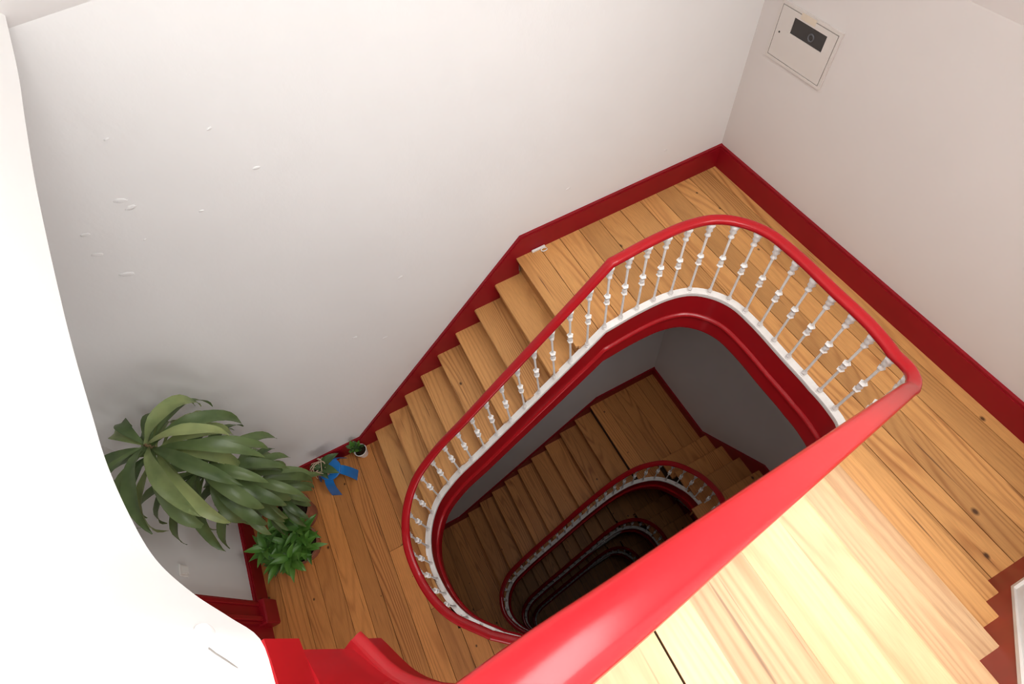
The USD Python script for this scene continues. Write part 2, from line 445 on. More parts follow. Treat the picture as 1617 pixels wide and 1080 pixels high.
struct('wall_right', bx(XR, XR + 0.2, YN - 0.2, YF, Z_BASE - 0.3, ZR + 0.25), 'plaster_shade_warm')
struct('wall_near', bx(XL - 0.2, XR + 0.2, YN - 0.2, YN, Z_BASE - 0.3, 4.2), 'plaster')
struct('wall_left', bx(XL - 0.2, XL, YN, YF, Z_BASE - 0.3, 2.6), 'plaster')
# the bulging white wall of the top floor: front face follows the well, its underside is the ceiling of the plant corner
bulge = np.array([(-0.57, YN, 2.0), (-0.57, 0.12, 2.03), (-0.573, 0.2, 2.03), (-0.585, 0.29, 2.03), (-0.635, 0.36, 2.035), (-0.70, 0.445, 2.04), (-0.77, 0.56, 2.042), (-0.82, 0.705, 2.045), (-0.855, 0.86, 2.055), (-0.87, 0.995, 2.07),
                  (-0.88, 1.2, 2.11), (-0.882, 1.39, 2.15), (-0.882, 1.81, 2.23), (-0.872, 2.1, 2.285), (-0.85, 2.3, 2.34), (-0.80, YF, 2.46)])
bulge = np.vstack([bulge[:1], catmull(bulge[1:], 0.02)])
nb = len(bulge)
top = np.c_[bulge[:, :2], np.full(nb, 4.2)]
back_t = np.c_[np.full(nb, XL), bulge[:, 1], np.full(nb, 4.2)]
back_b = np.c_[np.full(nb, XL), bulge[:, 1], np.minimum(bulge[:, 2], 2.5)]
v = np.vstack([bulge, top, back_t, back_b])
f = []
for i in range(nb - 1):
    for a in range(4):
        b = (a + 1) % 4
        f += [[a * nb + i, b * nb + i + 1, b * nb + i], [a * nb + i, a * nb + i + 1, b * nb + i + 1]]
f += [[0, nb, 2 * nb], [0, 2 * nb, 3 * nb], [nb - 1, 3 * nb - 1, 2 * nb - 1], [nb - 1, 4 * nb - 1, 3 * nb - 1]]
bw = trimesh.Trimesh(v, f, process=False)
if bw.volume < 0:
    bw.invert()
wb = struct('wall_left', bw, 'plaster_white', smooth=35)
obj('plaster_crack', tube(catmull([(-0.580, 0.272, 2.218), (-0.578, 0.262, 2.205), (-0.5765, 0.250, 2.180), (-0.575, 0.234, 2.148)], 0.006), [0.0006] + [0.0017] * 40, 5) if False else tube([(-0.580, 0.272, 2.218), (-0.578, 0.262, 2.203), (-0.5765, 0.250, 2.180), (-0.5755, 0.241, 2.163), (-0.575, 0.234, 2.148)], [0.0022, 0.0016, 0.0018, 0.0014, 0.0006], 6), 'crack', wb, label='dark crack in the white plaster')
fk = trimesh.creation.icosphere(2, 1.0)
p = np.array(fk.vertices) * (1 + 0.35 * (meshkit.noise(np.array(fk.vertices) * 1.6 + 9) - 0.5))[:, None] * [0.007, 0.018, 0.030]
obj('plaster_flake', trimesh.Trimesh(p + [-0.596, 0.307, 2.195], fk.faces, process=False), 'plaster_white', wb, smooth=True)

sl_f, sl_r = (4.2 - ZFARTOP) / 1.45, (4.2 - ZR) / 1.6
ceil = [quadprism_yz([(YF, ZFARTOP), (YF - 1.45, 4.2), (YF - 1.45, 4.35), (YF + 0.2, 4.35), (YF + 0.2, ZFARTOP)], XL - 0.2, XR + 0.2),
        quadprism([(XR, ZR), (XR - 1.6, 4.2), (XR - 1.6, 4.35), (XR + 0.2, 4.35), (XR + 0.2, ZR)], YN - 0.2, YF + 0.2),
        bx(XL - 0.2, -0.35, YN - 0.2, YF - 1.4, 4.15, 4.35), bx(1.25, XR - 1.55, YN - 0.2, YF - 1.4, 4.15, 4.35),
        bx(-0.35, 1.25, YN - 0.2, -0.75, 4.15, 4.35), bx(-0.35, 1.25, 0.35, YF - 1.4, 4.15, 4.35)]
struct('ceiling', ceil, 'plaster_ceiling')
w1 = struct_group('window_1')
obj('frame', [bx(-0.38, 1.28, -0.78, -0.72, 4.11, 4.22), bx(-0.38, 1.28, 0.32, 0.38, 4.11, 4.22), bx(-0.38, -0.32, -0.72, 0.32, 4.11, 4.22), bx(1.22, 1.28, -0.72, 0.32, 4.11, 4.22)], 'white_paint', w1)

for zc in (-0.35, -4.9):                                   # unseen frames added around the hall fill lights, in the near wall
    w2 = struct_group('window_2')
    for x0, x1, z0, z1 in ((-1.96, -1.90, zc - 0.71, zc + 0.71), (-1.0, -0.94, zc - 0.71, zc + 0.71), (-1.9, -1.0, zc - 0.71, zc - 0.65), (-1.9, -1.0, zc + 0.65, zc + 0.71)):
        obj('frame', bx(x0, x1, YN, YN + 0.04, z0, z1, 0.005), 'white_paint', w2)
w3 = struct_group('window_3')
_t, _n = np.array([-0.548, 0, 0.836]), np.array([-0.836, 0, -0.548])
for u0, u1, v0, v1 in ((-0.61, -0.55, -0.61, 0.61), (0.55, 0.61, -0.61, 0.61), (-0.55, 0.55, -0.61, -0.55), (-0.55, 0.55, 0.55, 0.61)):
    m = bx(u0, u1, v0, v1, -0.03, 0.015, 0.004)
    R = np.eye(4)
    R[:3, 0], R[:3, 1], R[:3, 2], R[:3, 3] = _t, np.cross(_n, _t), _n, (1.93, -0.12, 3.19)
    m.apply_transform(R)
    obj('frame', m, 'white_paint', w3)


# ---------------------------------------------------------------- boarded floors
rng = np.random.default_rng(5)


def boards(parent, poly, z, x0, x1, width, m, joints=0.0, first=None, rg=rng):
    x, i = x0, 0
    while x < x1 - 0.02:
        w = (first if (first and i == 0) else width * rg.uniform(0.86, 1.12))
        if x + w > x1 - 0.06:
            w = x1 - x
        ys = [YN - 0.01, YF + 0.01]
        if rg.random() < joints:
            ys.insert(1, rg.uniform(YN + 0.7, YF - 0.5))
        for a, b in zip(ys[:-1], ys[1:]):
            piece = poly.intersection(sbox(x + 0.0024, a + 0.0015, x + w - 0.0024, b - 0.0015))
            for g in getattr(piece, 'geoms', [piece]):
                if g.geom_type == 'Polygon' and g.area > 2e-3:
                    obj('plank', extrude(g, z - 0.022, z + rg.uniform(-0.0012, 0.0)), m if isinstance(m, str) else m[rg.integers(len(m))], parent)
        x += w
        i += 1


def slab(parent, poly, z, th=0.32):
    obj('slab', extrude(poly, z - th, z - 0.02), 'gap', parent)


# top landing (z = 0), and its corridor to the near flight
land = sbox(NOSE_A + 0.02, YN, XR, YF).difference(unary_union([holeA, sbox(-3, YN - 1, NOSE_N - 0.027, 0.45)]))
fl = struct_group('floor')
slab(fl, land.intersection(sbox(NOSE_A + 0.05, YN, XR, YF)), 0.0)
boards(fl, land.union(sbox(NOSE_A, holeA.bounds[3] - 0.01, NOSE_A + 0.1, YF)), 0.0, NOSE_A - 0.01, XR, 0.188, ['wood'], 0.35, 0.225)
# the floor with the plants
LEFT_X = NOSE_A - 8 * RUN_A
lfloor = unary_union([sbox(XL, YN, LEFT_X + 0.04, YF), sbox(LEFT_X, YN, 0.70, 0.5)]).difference(holeA.union(holeB.intersection(sbox(-0.6, -1, 3, 3))))
fl1 = struct_group('floor')
slab(fl1, lfloor, Z_LEFT)
boards(fl1, lfloor, Z_LEFT, XL, 0.70, 0.172, ['wood_old'], 0.35)
# top floor behind the near flight
tf = sbox(-0.57, YN, NOSE_N - (N_N - 1) * RUN_N, 0.2).difference(Polygon(planA).buffer(0.03)).difference(sbox(-0.7, 0.06, 1, 1))
fl2 = struct_group('floor')
slab(fl2, tf, Z_TOP, 0.25)
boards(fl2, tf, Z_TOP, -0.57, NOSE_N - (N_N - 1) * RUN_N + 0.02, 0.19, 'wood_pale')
# storeys below
for k in range(3):
    dz = -k * STOREY
    g = struct_group('floor')
    hB = holeB if k == 0 else Polygon(planC).buffer(0).buffer(0.02)
    l2 = sbox(NOSE_B + 0.02, 0.80, XR, YF).difference(hB)
    slab(g, l2, Z_LAND2 + dz)
    boards(g, l2.union(sbox(NOSE_B, 1.33, NOSE_B + 0.1, YF)).difference(sbox(2.115, 0, 3, 1.283)), Z_LAND2 + dz, NOSE_B - 0.01, XR, 0.2, ['wood_old'], 0.3, 0.225)
    g = struct_group('floor')
    lf2 = unary_union([sbox(XL, YN, NOSE_B - (N_B - 1) * RUN_B + 0.04, YF), sbox(NOSE_B - (N_B - 1) * RUN_B, YN, XR - 0.9, 0.5)]).difference(Polygon(planC).buffer(0).buffer(0.02).union(holeB) if k == 0 else Polygon(planC).buffer(0).buffer(0.02))
    if k == 2:
        lf2 = sbox(XL, YN, XR, YF)
    slab(g, lf2, Z_LEFT2 + dz)
    boards(g, lf2, Z_LEFT2 + dz, XL, XR if k == 2 else XR - 0.9, 0.18, ['wood_old'], 0.3)

# ---------------------------------------------------------------- flights


def tread_mesh(x0, x1, y0, y1, z, nose, axis='x', sgn=-1):
    """A board with a rounded nosing on the side x0 (axis x, sgn -1)."""
    th = 0.036
    a = np.linspace(-np.pi / 2, np.pi / 2, 5)
    r = th / 2
    prof = [(x1, z - th), (x0 + r, z - th)] + [(x0 + r - r * math.cos(t), z - r + r * math.sin(t)) for t in a] + [(x1, z)]
    return quadprism(prof, y0, y1)


def clip(m, hole, z0, z1):
    h = extrude(hole, z0, z1)
    a = trimesh.Trimesh(np.round(m.vertices, 6), m.faces, process=True)
    a.merge_vertices(digits_vertex=5)
    try:
        return trimesh.boolean.difference([a, trimesh.Trimesh(h.vertices, h.faces, process=True)], engine='manifold')
    except Exception as ex:
        b = m.bounds
        return extrude(sbox(b[0, 0], b[0, 1], b[1, 0], b[1, 1]).difference(hole), b[0, 2], b[1, 2])


def flight_left(name, label, zt, rise, run, nose, n, ywell, m, hole, group=None):
    """Treads climb towards +x; the landing at zt is the last step."""
    t = thing(name, label, 'staircase', group=group)
    for k in range(1, n):
        x, z = nose - k * run, zt - k * rise
        obj('tread', (clip(tread_mesh(x, x + run + 0.03, 0.80, YF - 0.001, z, 0), hole, z - 1, z + 1) if k > n - 4 else tread_mesh(x, x + run + 0.03, ywell(x + run / 2), YF - 0.001, z, 0)), m[k % len(m)], t, smooth=30)
    for k in range(0, n):
        x, z = nose - k * run, zt - k * rise
        obj('riser', (clip(bx(x + 0.026, x + 0.044, 0.80, YF - 0.002, z - rise + 0.001, z - (0.036 if k else 0.022)), hole, z - 1, z + 1) if k > n - 4 else bx(x + 0.026, x + 0.044, ywell(x) + 0.004, YF - 0.002, z - rise + 0.001, z - (0.036 if k else 0.022))), m[0], t)
    lo, hi = (nose - n * run, zt - n * rise), (nose, zt)
    obj('soffit', quadprism([(lo[0] + run, lo[1] - 0.25), (lo[0] + run, lo[1] - 0.01), (hi[0] + 0.03, hi[1] - rise - 0.02), (hi[0] + 0.03, hi[1] - 0.4)], ywell(0.5) + 0.02, YF - 0.002), 'slab', t)
    return t


def ywA(x):
    d = planA[planA[:, 1] > 0.85]
    d = d[d[:, 0] < 1.3]
    return float(np.interp(x, d[:, 0], d[:, 1])) + 0.018 if x > -0.8 else 0.95


def ywB(x):
    d = planB[planB[:, 1] > 0.95]
    d = d[d[:, 0] < 1.9]
    i = np.argsort(d[:, 0])
    return float(np.interp(x, d[i, 0], d[i, 1])) + 0.018


def ywC(x):
    d = planC[planC[:, 1] > 0.90]
    d = d[d[:, 0] < 1.9]
    i = np.argsort(d[:, 0])
    return float(np.interp(x, d[i, 0], d[i, 1])) + 0.018


flight_left('stair_flight', 'pale pine flight of nine steps climbing from the plant corner to the sunlit landing', 0.0, RISE_A, RUN_A, NOSE_A, 9, ywA, ['wood'], wellA.buffer(0.02))
t = thing('stair_flight', 'brightly lit pine steps rising towards the viewer beside the near red handrail', 'staircase')
for k in range(N_N):
    x, z = NOSE_N - k * RUN_N, RISE_N * (k + 1)
    yw = float(np.interp(x - 0.12, [0, 0.2, 0.4, 0.85, 1.2, 1.7], [-0.025, 0.0, 0.03, 0.075, 0.10, 0.14])) - 0.022
    if k < N_N - 1:
        m = tread_mesh(-x, -x + RUN_N + 0.03, YN + 0.001, yw, z, 0)
        m.apply_transform(np.diag([-1.0, 1, 1, 1]))
        m.invert()
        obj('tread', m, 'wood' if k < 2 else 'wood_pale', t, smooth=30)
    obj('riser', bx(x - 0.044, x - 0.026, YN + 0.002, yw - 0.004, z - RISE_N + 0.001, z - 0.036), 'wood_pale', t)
obj('soffit', quadprism([(NOSE_N - 0.03, -0.3), (NOSE_N - 0.05, RISE_N - 0.05), (NOSE_N - (N_N - 1) * RUN_N - 0.05, N_N * RISE_N - 0.29), (NOSE_N - (N_N - 1) * RUN_N - 0.05, N_N * RISE_N - 0.52)], YN + 0.002, 0.0), 'slab', t)

fb = flight_left('stair_flight', 'dim brown flight seen down the well, one storey below the plant corner', Z_LAND2, RISE_B, RUN_B, NOSE_B, N_B, ywB, ['wood_old'], wellB.buffer(0.02))
t2 = thing('stair_flight', 'three short side steps under the right wall one storey down the well', 'staircase')
for k in range(4):
    y, z = 1.283 - 0.26 * k, Z_LAND2 + RISE_B * (k + 1)
    ye = y - 0.29 if k < 3 else YN + 0.001
    prof_m = tread_mesh(0, y - ye, 0, 1, z, 0)
    vv = np.array(prof_m.vertices)
    xw = [2.12, 2.13, 2.10, 1.90][k]
    mm = trimesh.Trimesh(np.stack([xw + vv[:, 1] * (XR - 0.001 - xw), y - vv[:, 0], vv[:, 2]], 1), np.array(prof_m.faces), process=False)
    if mm.volume < 0:
        mm.invert()
    obj('tread', mm, 'wood_old', t2, smooth=30)
    obj('riser', bx(xw, XR - 0.002, y - 0.044, y - 0.026, z - RISE_B + 0.001, z - 0.036), 'wood_old', t2)
t3 = thing('stair_flight', 'hidden side of the lower stair climbing back to the plant corner under the near rail', 'staircase')
r3 = (Z_LEFT - (Z_LAND2 + 4 * RISE_B)) / 6
for k in range(6):
    x, z = 1.90 - 0.24 * k, Z_LAND2 + 4 * RISE_B + r3 * (k + 1)
    if k < 5:
        m = tread_mesh(-x, -x + 0.27, YN + 0.001, 0.03, z, 0)
        m.apply_transform(np.diag([-1.0, 1, 1, 1]))
        m.invert()
        obj('tread', m, 'wood_old', t3, smooth=30)
    obj('riser', bx(x - 0.044, x - 0.026, YN + 0.002, 0.03, z - r3 + 0.001, z - 0.036), 'wood_old', t3)

# ---------------------------------------------------------------- balustrades and strings
ang = np.linspace(0, 2 * np.pi, 16, endpoint=False)
RAILP = np.stack([0.033 * np.sign(np.cos(ang)) * np.abs(np.cos(ang)) ** 0.85, 0.024 * np.sign(np.sin(ang)) * np.abs(np.sin(ang)) ** 0.85], 1)[::-1]


def baluster_parts(h):
    """Cast iron rod with foot ring, leafy double knop half way and a flared leafy capital; h = height to the underside of the rail."""
    k = h * 0.50
    rod = lathe([(0.0, 0.0), (0.016, 0.0), (0.017, 0.010), (0.011, 0.014), (0.017, 0.024), (0.017, 0.034), (0.010, 0.042), (0.0085, 0.06), (0.0078, k - 0.05), (0.008, k), (0.0078, k + 0.05), (0.0085, h - 0.10), (0.009, h)], 8)
    kn = lathe([(0.007, k - 0.052), (0.016, k - 0.046), (0.021, k - 0.036), (0.012, k - 0.028), (0.013, k - 0.018), (0.018, k - 0.006), (0.013, k + 0.010), (0.012, k + 0.020), (0.019, k + 0.028), (0.022, k + 0.040), (0.012, k + 0.046), (0.007, k + 0.054)], 10)
    cp = lathe([(0.008, h - 0.125), (0.016, h - 0.118), (0.019, h - 0.105), (0.011, h - 0.096), (0.013, h - 0.080), (0.022, h - 0.062), (0.017, h - 0.052), (0.022, h - 0.034), (0.028, h - 0.014), (0.020, h - 0.002), (0.008, h)], 10)
    for m in (kn, cp):                       # leaves: alternate facets stand out
        vv = np.array(m.vertices)
        a = np.arctan2(vv[:, 1], vv[:, 0])
        s = 1 + 0.10 * np.cos(5 * a) * (np.hypot(vv[:, 0], vv[:, 1]) > 0.012)
        vv[:, :2] *= s[:, None]
        m.vertices = vv
    return rod, kn, cp


def balustrade(name, label, path, rail, s, spacing, start, stop, detail, group=None):
    t = thing(name, label, 'balustrade', group=group)
    sel = s <= stop + 1e-6
    obj('handrail', sweep(rail[sel], RAILP), 'red', t, smooth=40)
    q = start
    while q < stop - 0.04:
        x, y, z = [float(np.interp(q, s, path[:, i])) for i in range(3)]
        zt = float(np.interp(q, s, rail[:, 2])) - 0.02
        rod, kn, cp = baluster_parts(zt - z)
        for m in (rod, kn, cp):
            m.apply_translation([x, y, z - 0.002])
        if detail:
            b = obj('baluster', rod, 'white_paint', t, smooth=40)
            obj('knop', kn, 'white_paint', b, smooth=50)
            obj('capital', cp, 'white_paint', b, smooth=50)
        else:
            obj('baluster', [rod, kn, cp], 'white_paint', t, smooth=50)
        q += spacing
    return t


def string(name, label, path, depth_end=0.46, curb_stop=None, s=None, group=None, stop=None):
    """Moulded string of the stair: white curb, red fascia, bead, lower band."""
    t = thing(name, label, 'stair string', group=group)
    if stop is not None:
        path, s = path[s <= stop], s[s <= stop]
    n = len(path)
    sel = np.ones(n, bool) if curb_stop is None else s <= curb_stop
    obj('curb', sweep(path[sel], [(-0.026, -0.035), (0.024, -0.035), (0.027, -0.008), (0.024, 0.0), (-0.026, 0.0)]), 'white_paint', t, smooth=35)
    obj('fascia', sweep(path, [(-0.02, -0.27), (0.016, -0.27), (0.018, -0.035), (-0.02, -0.035)]), 'red', t, smooth=35)
    a = np.linspace(-np.pi / 2, np.pi / 2, 7)
    bead = [(-0.02, -0.31), (0.012, -0.31)] + [(0.022 + 0.018 * math.cos(x), -0.285 + 0.018 * math.sin(x)) for x in a] + [(0.016, -0.262), (-0.02, -0.262)]
    obj('bead', sweep(path, bead), 'red', t, smooth=35)
    obj('lower_band', sweep(path, [(-0.02, -0.47), (0.020, -0.47), (0.026, -0.45), (0.020, -0.42), (0.016, -0.309), (-0.02, -0.309)]), 'red', t, smooth=35)
    return t


P0 = float(np.interp(0, [0], [0]))
foot = np.array([(1.97, 0.27), (2.03, 0.74), (1.55, 1.54)])
sfoot = sA[np.argmin(np.hypot(planA[:, 0] - 1.55, planA[:, 1] - 1.54))]
SP = 0.1385
start = sfoot - SP * math.floor((sfoot - 0.05) / SP)
stopA = sA[np.argmin(np.hypot(planA[:, 0] + 0.28, planA[:, 1] + 0.02))]
balustrade('stair_balustrade', 'glossy red handrail on white iron balusters sweeping around the upper stairwell', pathA, railA, sA, SP, start, stopA, True)
string('stair_string', 'red moulded well edge with white curb below the upper balustrade', pathA, curb_stop=sA[np.argmin(np.hypot(planA[:, 0] - 0.05, planA[:, 1] + 0.014))], s=sA, stop=sA[np.argmin(np.hypot(planA[:, 0] + 0.08, planA[:, 1] + 0.02))])
bb = balustrade('stair_balustrade', 'dark red handrail loop with tiny white balusters one storey down the well', pathB, railB, sB, SP, 0.06, sB[-1], False)
sb = string('stair_string', 'dark red well edge with grey white curb one storey down', pathB)
np_ = thing('newel_post', 'red newel post ending the near handrail at the top floor', 'newel post', (-0.30, -0.02, Z_TOP))
obj('post', lathe([(0.0, 0), (0.05, 0), (0.05, 0.12), (0.035, 0.15), (0.032, 0.74), (0.045, 0.78), (0.05, 0.86), (0.03, 0.90), (0.0, 0.91)], 16), 'red', np_, smooth=40)

bc = balustrade('stair_balustrade', 'very dark handrail loop two storeys down, nested inside the stairwell', pathC, railC, sC, SP, 0.06, sC[-1], False)
sc_ = string('stair_string', 'very dark well edge with thin pale curb two storeys down', pathC)
dup(bc, (0, 0, -STOREY), 'innermost blackish handrail loop three storeys down')
dup(sc_, (0, 0, -STOREY), 'innermost blackish well edge three storeys down')
for k, w in ((1, 'two storeys'), (2, 'three storeys')):
    dz = (0, 0, -k * STOREY)
    if k == 1:
        fc = flight_left('stair_flight', 'nearly black stair flight two storeys down inside the well', Z_LAND2 - STOREY, RISE_B, RUN_B, NOSE_B, N_B, ywC, ['wood_old'], Polygon(planC).buffer(0).buffer(0.02))
    else:
        dup(fc, (0, 0, -STOREY), 'nearly black stair flight three storeys down inside the well')
    dup(t2, dz, f'dark side steps {w} down behind the nested handrails')

# ---------------------------------------------------------------- skirtings


def skirt_x(name, y, inward, pts_top, pts_bot, label=None):
    """Skirting along x at wall plane y; a 3 cm board with a small cap."""
    y0, y1 = (y - 0.028, y) if inward < 0 else (y, y + 0.028)
    g = struct_group(name, label)
    obj('board', quadprism(pts_bot + pts_top[::-1], y0, y1), 'red_skirt', g)
    cap = [(x, z + 0.016) for x, z in pts_top]
    c0, c1 = (y - 0.022, y) if inward < 0 else (y, y + 0.022)
    obj('cap', quadprism(pts_top + cap[::-1], c0, c1), 'red_skirt', g)
    return g


ka = RISE_A / RUN_A
xk = 0.99
x_end = LEFT_X - 0.16
topA = [(XL, Z_LEFT + 0.19), (x_end, Z_LEFT + 0.19), (xk, 0.192), (XR, 0.192)]
botA = [(XL, Z_LEFT - 0.0), (LEFT_X - 0.02, Z_LEFT), (NOSE_A, -0.30), (NOSE_A + 0.02, -0.0), (XR, 0.0)]
skirt_x('baseboard_far', YF, -1, topA, botA)
g = struct_group('baseboard_right')
obj('board', bx(XR - 0.028, XR, YN, YF - 0.028, 0, 0.19), 'red_skirt', g)
obj('cap', bx(XR - 0.022, XR, YN, YF - 0.022, 0.19, 0.206), 'red_skirt', g)
kn_ = 1.04
topN = [(-0.57, 2.26), (0.05, 2.26), (1.965, 0.285), (XR, 0.285)]
topN = [(-0.57, Z_TOP + 0.27), (1.965 - (Z_TOP + 0.27 - 0.285) / kn_, Z_TOP + 0.27), (1.965, 0.285), (XR, 0.285)]
botN = [(-0.57, Z_TOP), (0.25, Z_TOP), (0.25, 1.55), (NOSE_N - 0.02, -0.22), (NOSE_N, 0), (XR, 0)]
g = struct_group('baseboard_near')
obj('board', quadprism(botN + topN[::-1], YN, YN + 0.008), 'red_skirt', g)
obj('cap', quadprism(topN + [(x - 0.012, z + 0.03) for x, z in topN[::-1]], YN, YN + 0.013), 'metal_box', g, label='grey lilac moulding along the top of the skirting')
g = struct_group('baseboard_left')
obj('board', bx(XL, XL + 0.03, 1.50, YF - 0.028, Z_LEFT, Z_LEFT + 0.20), 'red_skirt', g)
obj('cap', bx(XL, XL + 0.022, 1.50, YF - 0.022, Z_LEFT + 0.20, Z_LEFT + 0.215), 'red_skirt', g)
kb = RISE_B / RUN_B
for k in range(3):
    dz = -k * STOREY
    zl, zf = Z_LAND2 + dz, Z_LEFT2 + dz
    x10 = NOSE_B - (N_B - 1) * RUN_B
    skirt_x('baseboard_far', YF, -1, [(XL, zf + 0.19), (x10 - 0.16, zf + 0.19), (1.87, zl + 0.16), (XR, zl + 0.16)], [(XL, zf), (x10 - 0.02, zf), (NOSE_B, zl - 0.30), (NOSE_B + 0.02, zl), (XR, zl)])
    g = struct_group('baseboard_right')
    pts_top = [(YF - 0.028, zl + 0.16), (1.36, zl + 0.16), (0.50, zl + 4 * RISE_B + 0.16), (YN, zl + 4 * RISE_B + 0.16)]
    pts_bot = [(YF - 0.028, zl), (1.283, zl), (0.503, zl + 3 * RISE_B - 0.02), (0.48, zl + 4 * RISE_B), (YN, zl + 4 * RISE_B)]
    obj('board', quadprism_yz(pts_top + pts_bot[::-1], XR - 0.028, XR), 'red_skirt', g)

# ---------------------------------------------------------------- near end of the string: stepped red end boards under the white wall
te = thing('string_end', 'bright red stepped end of the stair string under the white wall, lower left corner', 'stair string')


def loft(top, bot, thick):
    """Board between two curves, thickened to the left of the travel direction."""
    top, bot = catmull(top, 0.02), catmull(bot, 0.02)
    tt = np.linspace(0, 1, 40)
    def res(c):
        q = np.linspace(0, 1, len(c))
        return np.stack([np.interp(tt, q, c[:, i]) for i in range(3)], 1)
    top, bot = res(top), res(bot)
    T = np.gradient(top[:, :2], axis=0)
    T /= np.linalg.norm(T, axis=1, keepdims=True)
    o = np.c_[-T[:, 1], T[:, 0], np.zeros(40)] * thick
    v = np.stack([top, bot, bot + o, top + o], 1).reshape(-1, 3)
    f = []
    for i in range(39):
        for j in range(4):
            k = (j + 1) % 4
            f += [[i * 4 + j, i * 4 + k, i * 4 + 4 + k], [i * 4 + j, i * 4 + 4 + k, i * 4 + 4 + j]]
    f += [[0, 2, 1], [0, 3, 2], [156, 157, 158], [156, 158, 159]]
    m = trimesh.Trimesh(v, f, process=False)
    if m.volume < 0:
        m.invert()
    return m


def at_z(c, z):
    return [(x, y, z) for x, y in c]


wall_c = [(-0.568, -0.40), (-0.568, -0.15), (-0.566, 0.05), (-0.567, 0.19), (-0.578, 0.287)]
mid_c = [(-0.545, -0.40), (-0.545, -0.15), (-0.548, 0.05), (-0.556, 0.17), (-0.578, 0.262)]
bead_c = [(-0.05, -0.03), (-0.25, -0.02), (-0.40, 0.045), (-0.50, 0.13), (-0.585, 0.285)]
obj('upper_board', loft(at_z(wall_c, 2.03), at_z(wall_c, 1.87), 0.03), 'red', te, smooth=35)
obj('wide_board', loft(at_z(mid_c, 1.868), at_z([(x, y) for x, y in bead_c[:-1]] + [(-0.588, 0.262)], 1.53), 0.03), 'red', te, smooth=35)
a = np.linspace(-np.pi / 2, np.pi / 2, 7)
bp = catmull(at_z(bead_c, 1.5), 0.02)
obj('bead', sweep(bp, [(-0.03, -0.03), (0.0, -0.03)] + [(0.006 + 0.022 * math.cos(x), 0.022 * math.sin(x)) for x in a] + [(0.0, 0.03), (-0.03, 0.03)]), 'red', te, smooth=35)
obj('lower_board', sweep(bp, [(-0.03, -0.23), (0.006, -0.23), (0.004, -0.03), (-0.03, -0.03)]), 'red', te, smooth=35)

# ---------------------------------------------------------------- door in the left wall
d = struct_group('door_1')
for y0, y1 in ((1.29, 1.49), (0.10, 0.30)):
    n = 'casing'
    obj(n, [bx(XL, XL + 0.05, y0, y1, Z_LEFT + 0.24, Z_LEFT + 2.25), bx(XL + 0.05, XL + 0.075, y0 + 0.02, y0 + 0.06, Z_LEFT + 0.24, Z_LEFT + 2.25, 0.006), bx(XL + 0.05, XL + 0.065, y1 - 0.05, y1 - 0.015, Z_LEFT + 0.24, Z_LEFT + 2.25, 0.005)], 'red_skirt', d)
    obj('plinth', bx(XL, XL + 0.10, y0 - 0.01, y1 + 0.01, Z_LEFT, Z_LEFT + 0.24, 0.012), 'red_skirt', d)
obj('casing', bx(XL, XL + 0.06, 0.10, 1.49, Z_LEFT + 2.25, Z_LEFT + 2.42, 0.01), 'red_skirt', d)
obj('leaf', [bx(XL, XL + 0.02, 0.30, 1.29, Z_LEFT + 0.01, Z_LEFT + 2.25), bx(XL + 0.02, XL + 0.03, 0.42, 1.17, Z_LEFT + 0.25, Z_LEFT + 0.9, 0.008), bx(XL + 0.02, XL + 0.03, 0.42, 1.17, Z_LEFT + 1.05, Z_LEFT + 2.1, 0.008)], 'red_skirt', d)
obj('handle', tube([(XL + 0.02, 0.40, Z_LEFT + 1.0), (XL + 0.07, 0.40, Z_LEFT + 1.0), (XL + 0.075, 0.43, Z_LEFT + 1.0), (XL + 0.075, 0.52, Z_LEFT + 1.0)], 0.009), 'metal_box', d, smooth=40)

# ---------------------------------------------------------------- switch and fuse box
s = thing('light_switch', 'white rocker switch on the shaded wall above the red door casing', 'light switch', (XL, 1.685, -0.685))
obj('plate', bx(0, 0.016, -0.046, 0.046, -0.046, 0.046, 0.004), 'plastic', s)
obj('rocker', quadprism([(0.013, -0.030), (0.030, -0.030), (0.017, 0.030), (0.013, 0.030)], -0.026, 0.026), 'plastic', s)

e = thing('fuse_box', 'flush fuse box with dark viewing window on the warm right wall', 'fuse box', (XR, 0, 0))
y0, y1, z0, z1 = 1.917, 2.363, 1.055, 1.360
fr = Polygon([(y0 - 0.024, z0 - 0.022), (y1 + 0.020, z0 - 0.022), (y1 + 0.020, z1 + 0.022), (y0 - 0.024, z1 + 0.022)])
inner = sbox(y0 - 0.004, z0 - 0.004, y1 + 0.004, z1 + 0.004)
m = trimesh.creation.extrude_polygon(fr.difference(inner), 0.012, engine='earcut')
vv = np.array(m.vertices)
m = trimesh.Trimesh(np.stack([-vv[:, 2], vv[:, 0], vv[:, 1]], 1), np.array(m.faces)[:, ::-1], process=False)
if m.volume < 0:
    m.invert()
obj('frame', m, 'metal_box', e)
obj('back', bx(-0.001, 0.0, y0 - 0.01, y1 + 0.01, z0 - 0.01, z1 + 0.01), 'gap', e)
winp = sbox(1.985, 1.232, 2.249, 1.328)
m = trimesh.creation.extrude_polygon(sbox(y0 + 0.001, z0 + 0.001, y1 - 0.001, z1 - 0.001).difference(winp), 0.011, engine='earcut')
vv = np.array(m.vertices)
m = trimesh.Trimesh(np.stack([-vv[:, 2] - 0.002, vv[:, 0], vv[:, 1]], 1), np.array(m.faces)[:, ::-1], process=False)
if m.volume < 0:
    m.invert()
dr = obj('door', m, 'metal_box', e)
obj('window', bx(-0.008, -0.004, 1.985, 2.249, 1.232, 1.328), 'dark', dr)
sc = lathe([(0, 0), (0.006, 0), (0.006, 0.003), (0, 0.003)], 10)
sc.apply_transform(trimesh.transformations.rotation_matrix(-np.pi / 2, [0, 1, 0]))
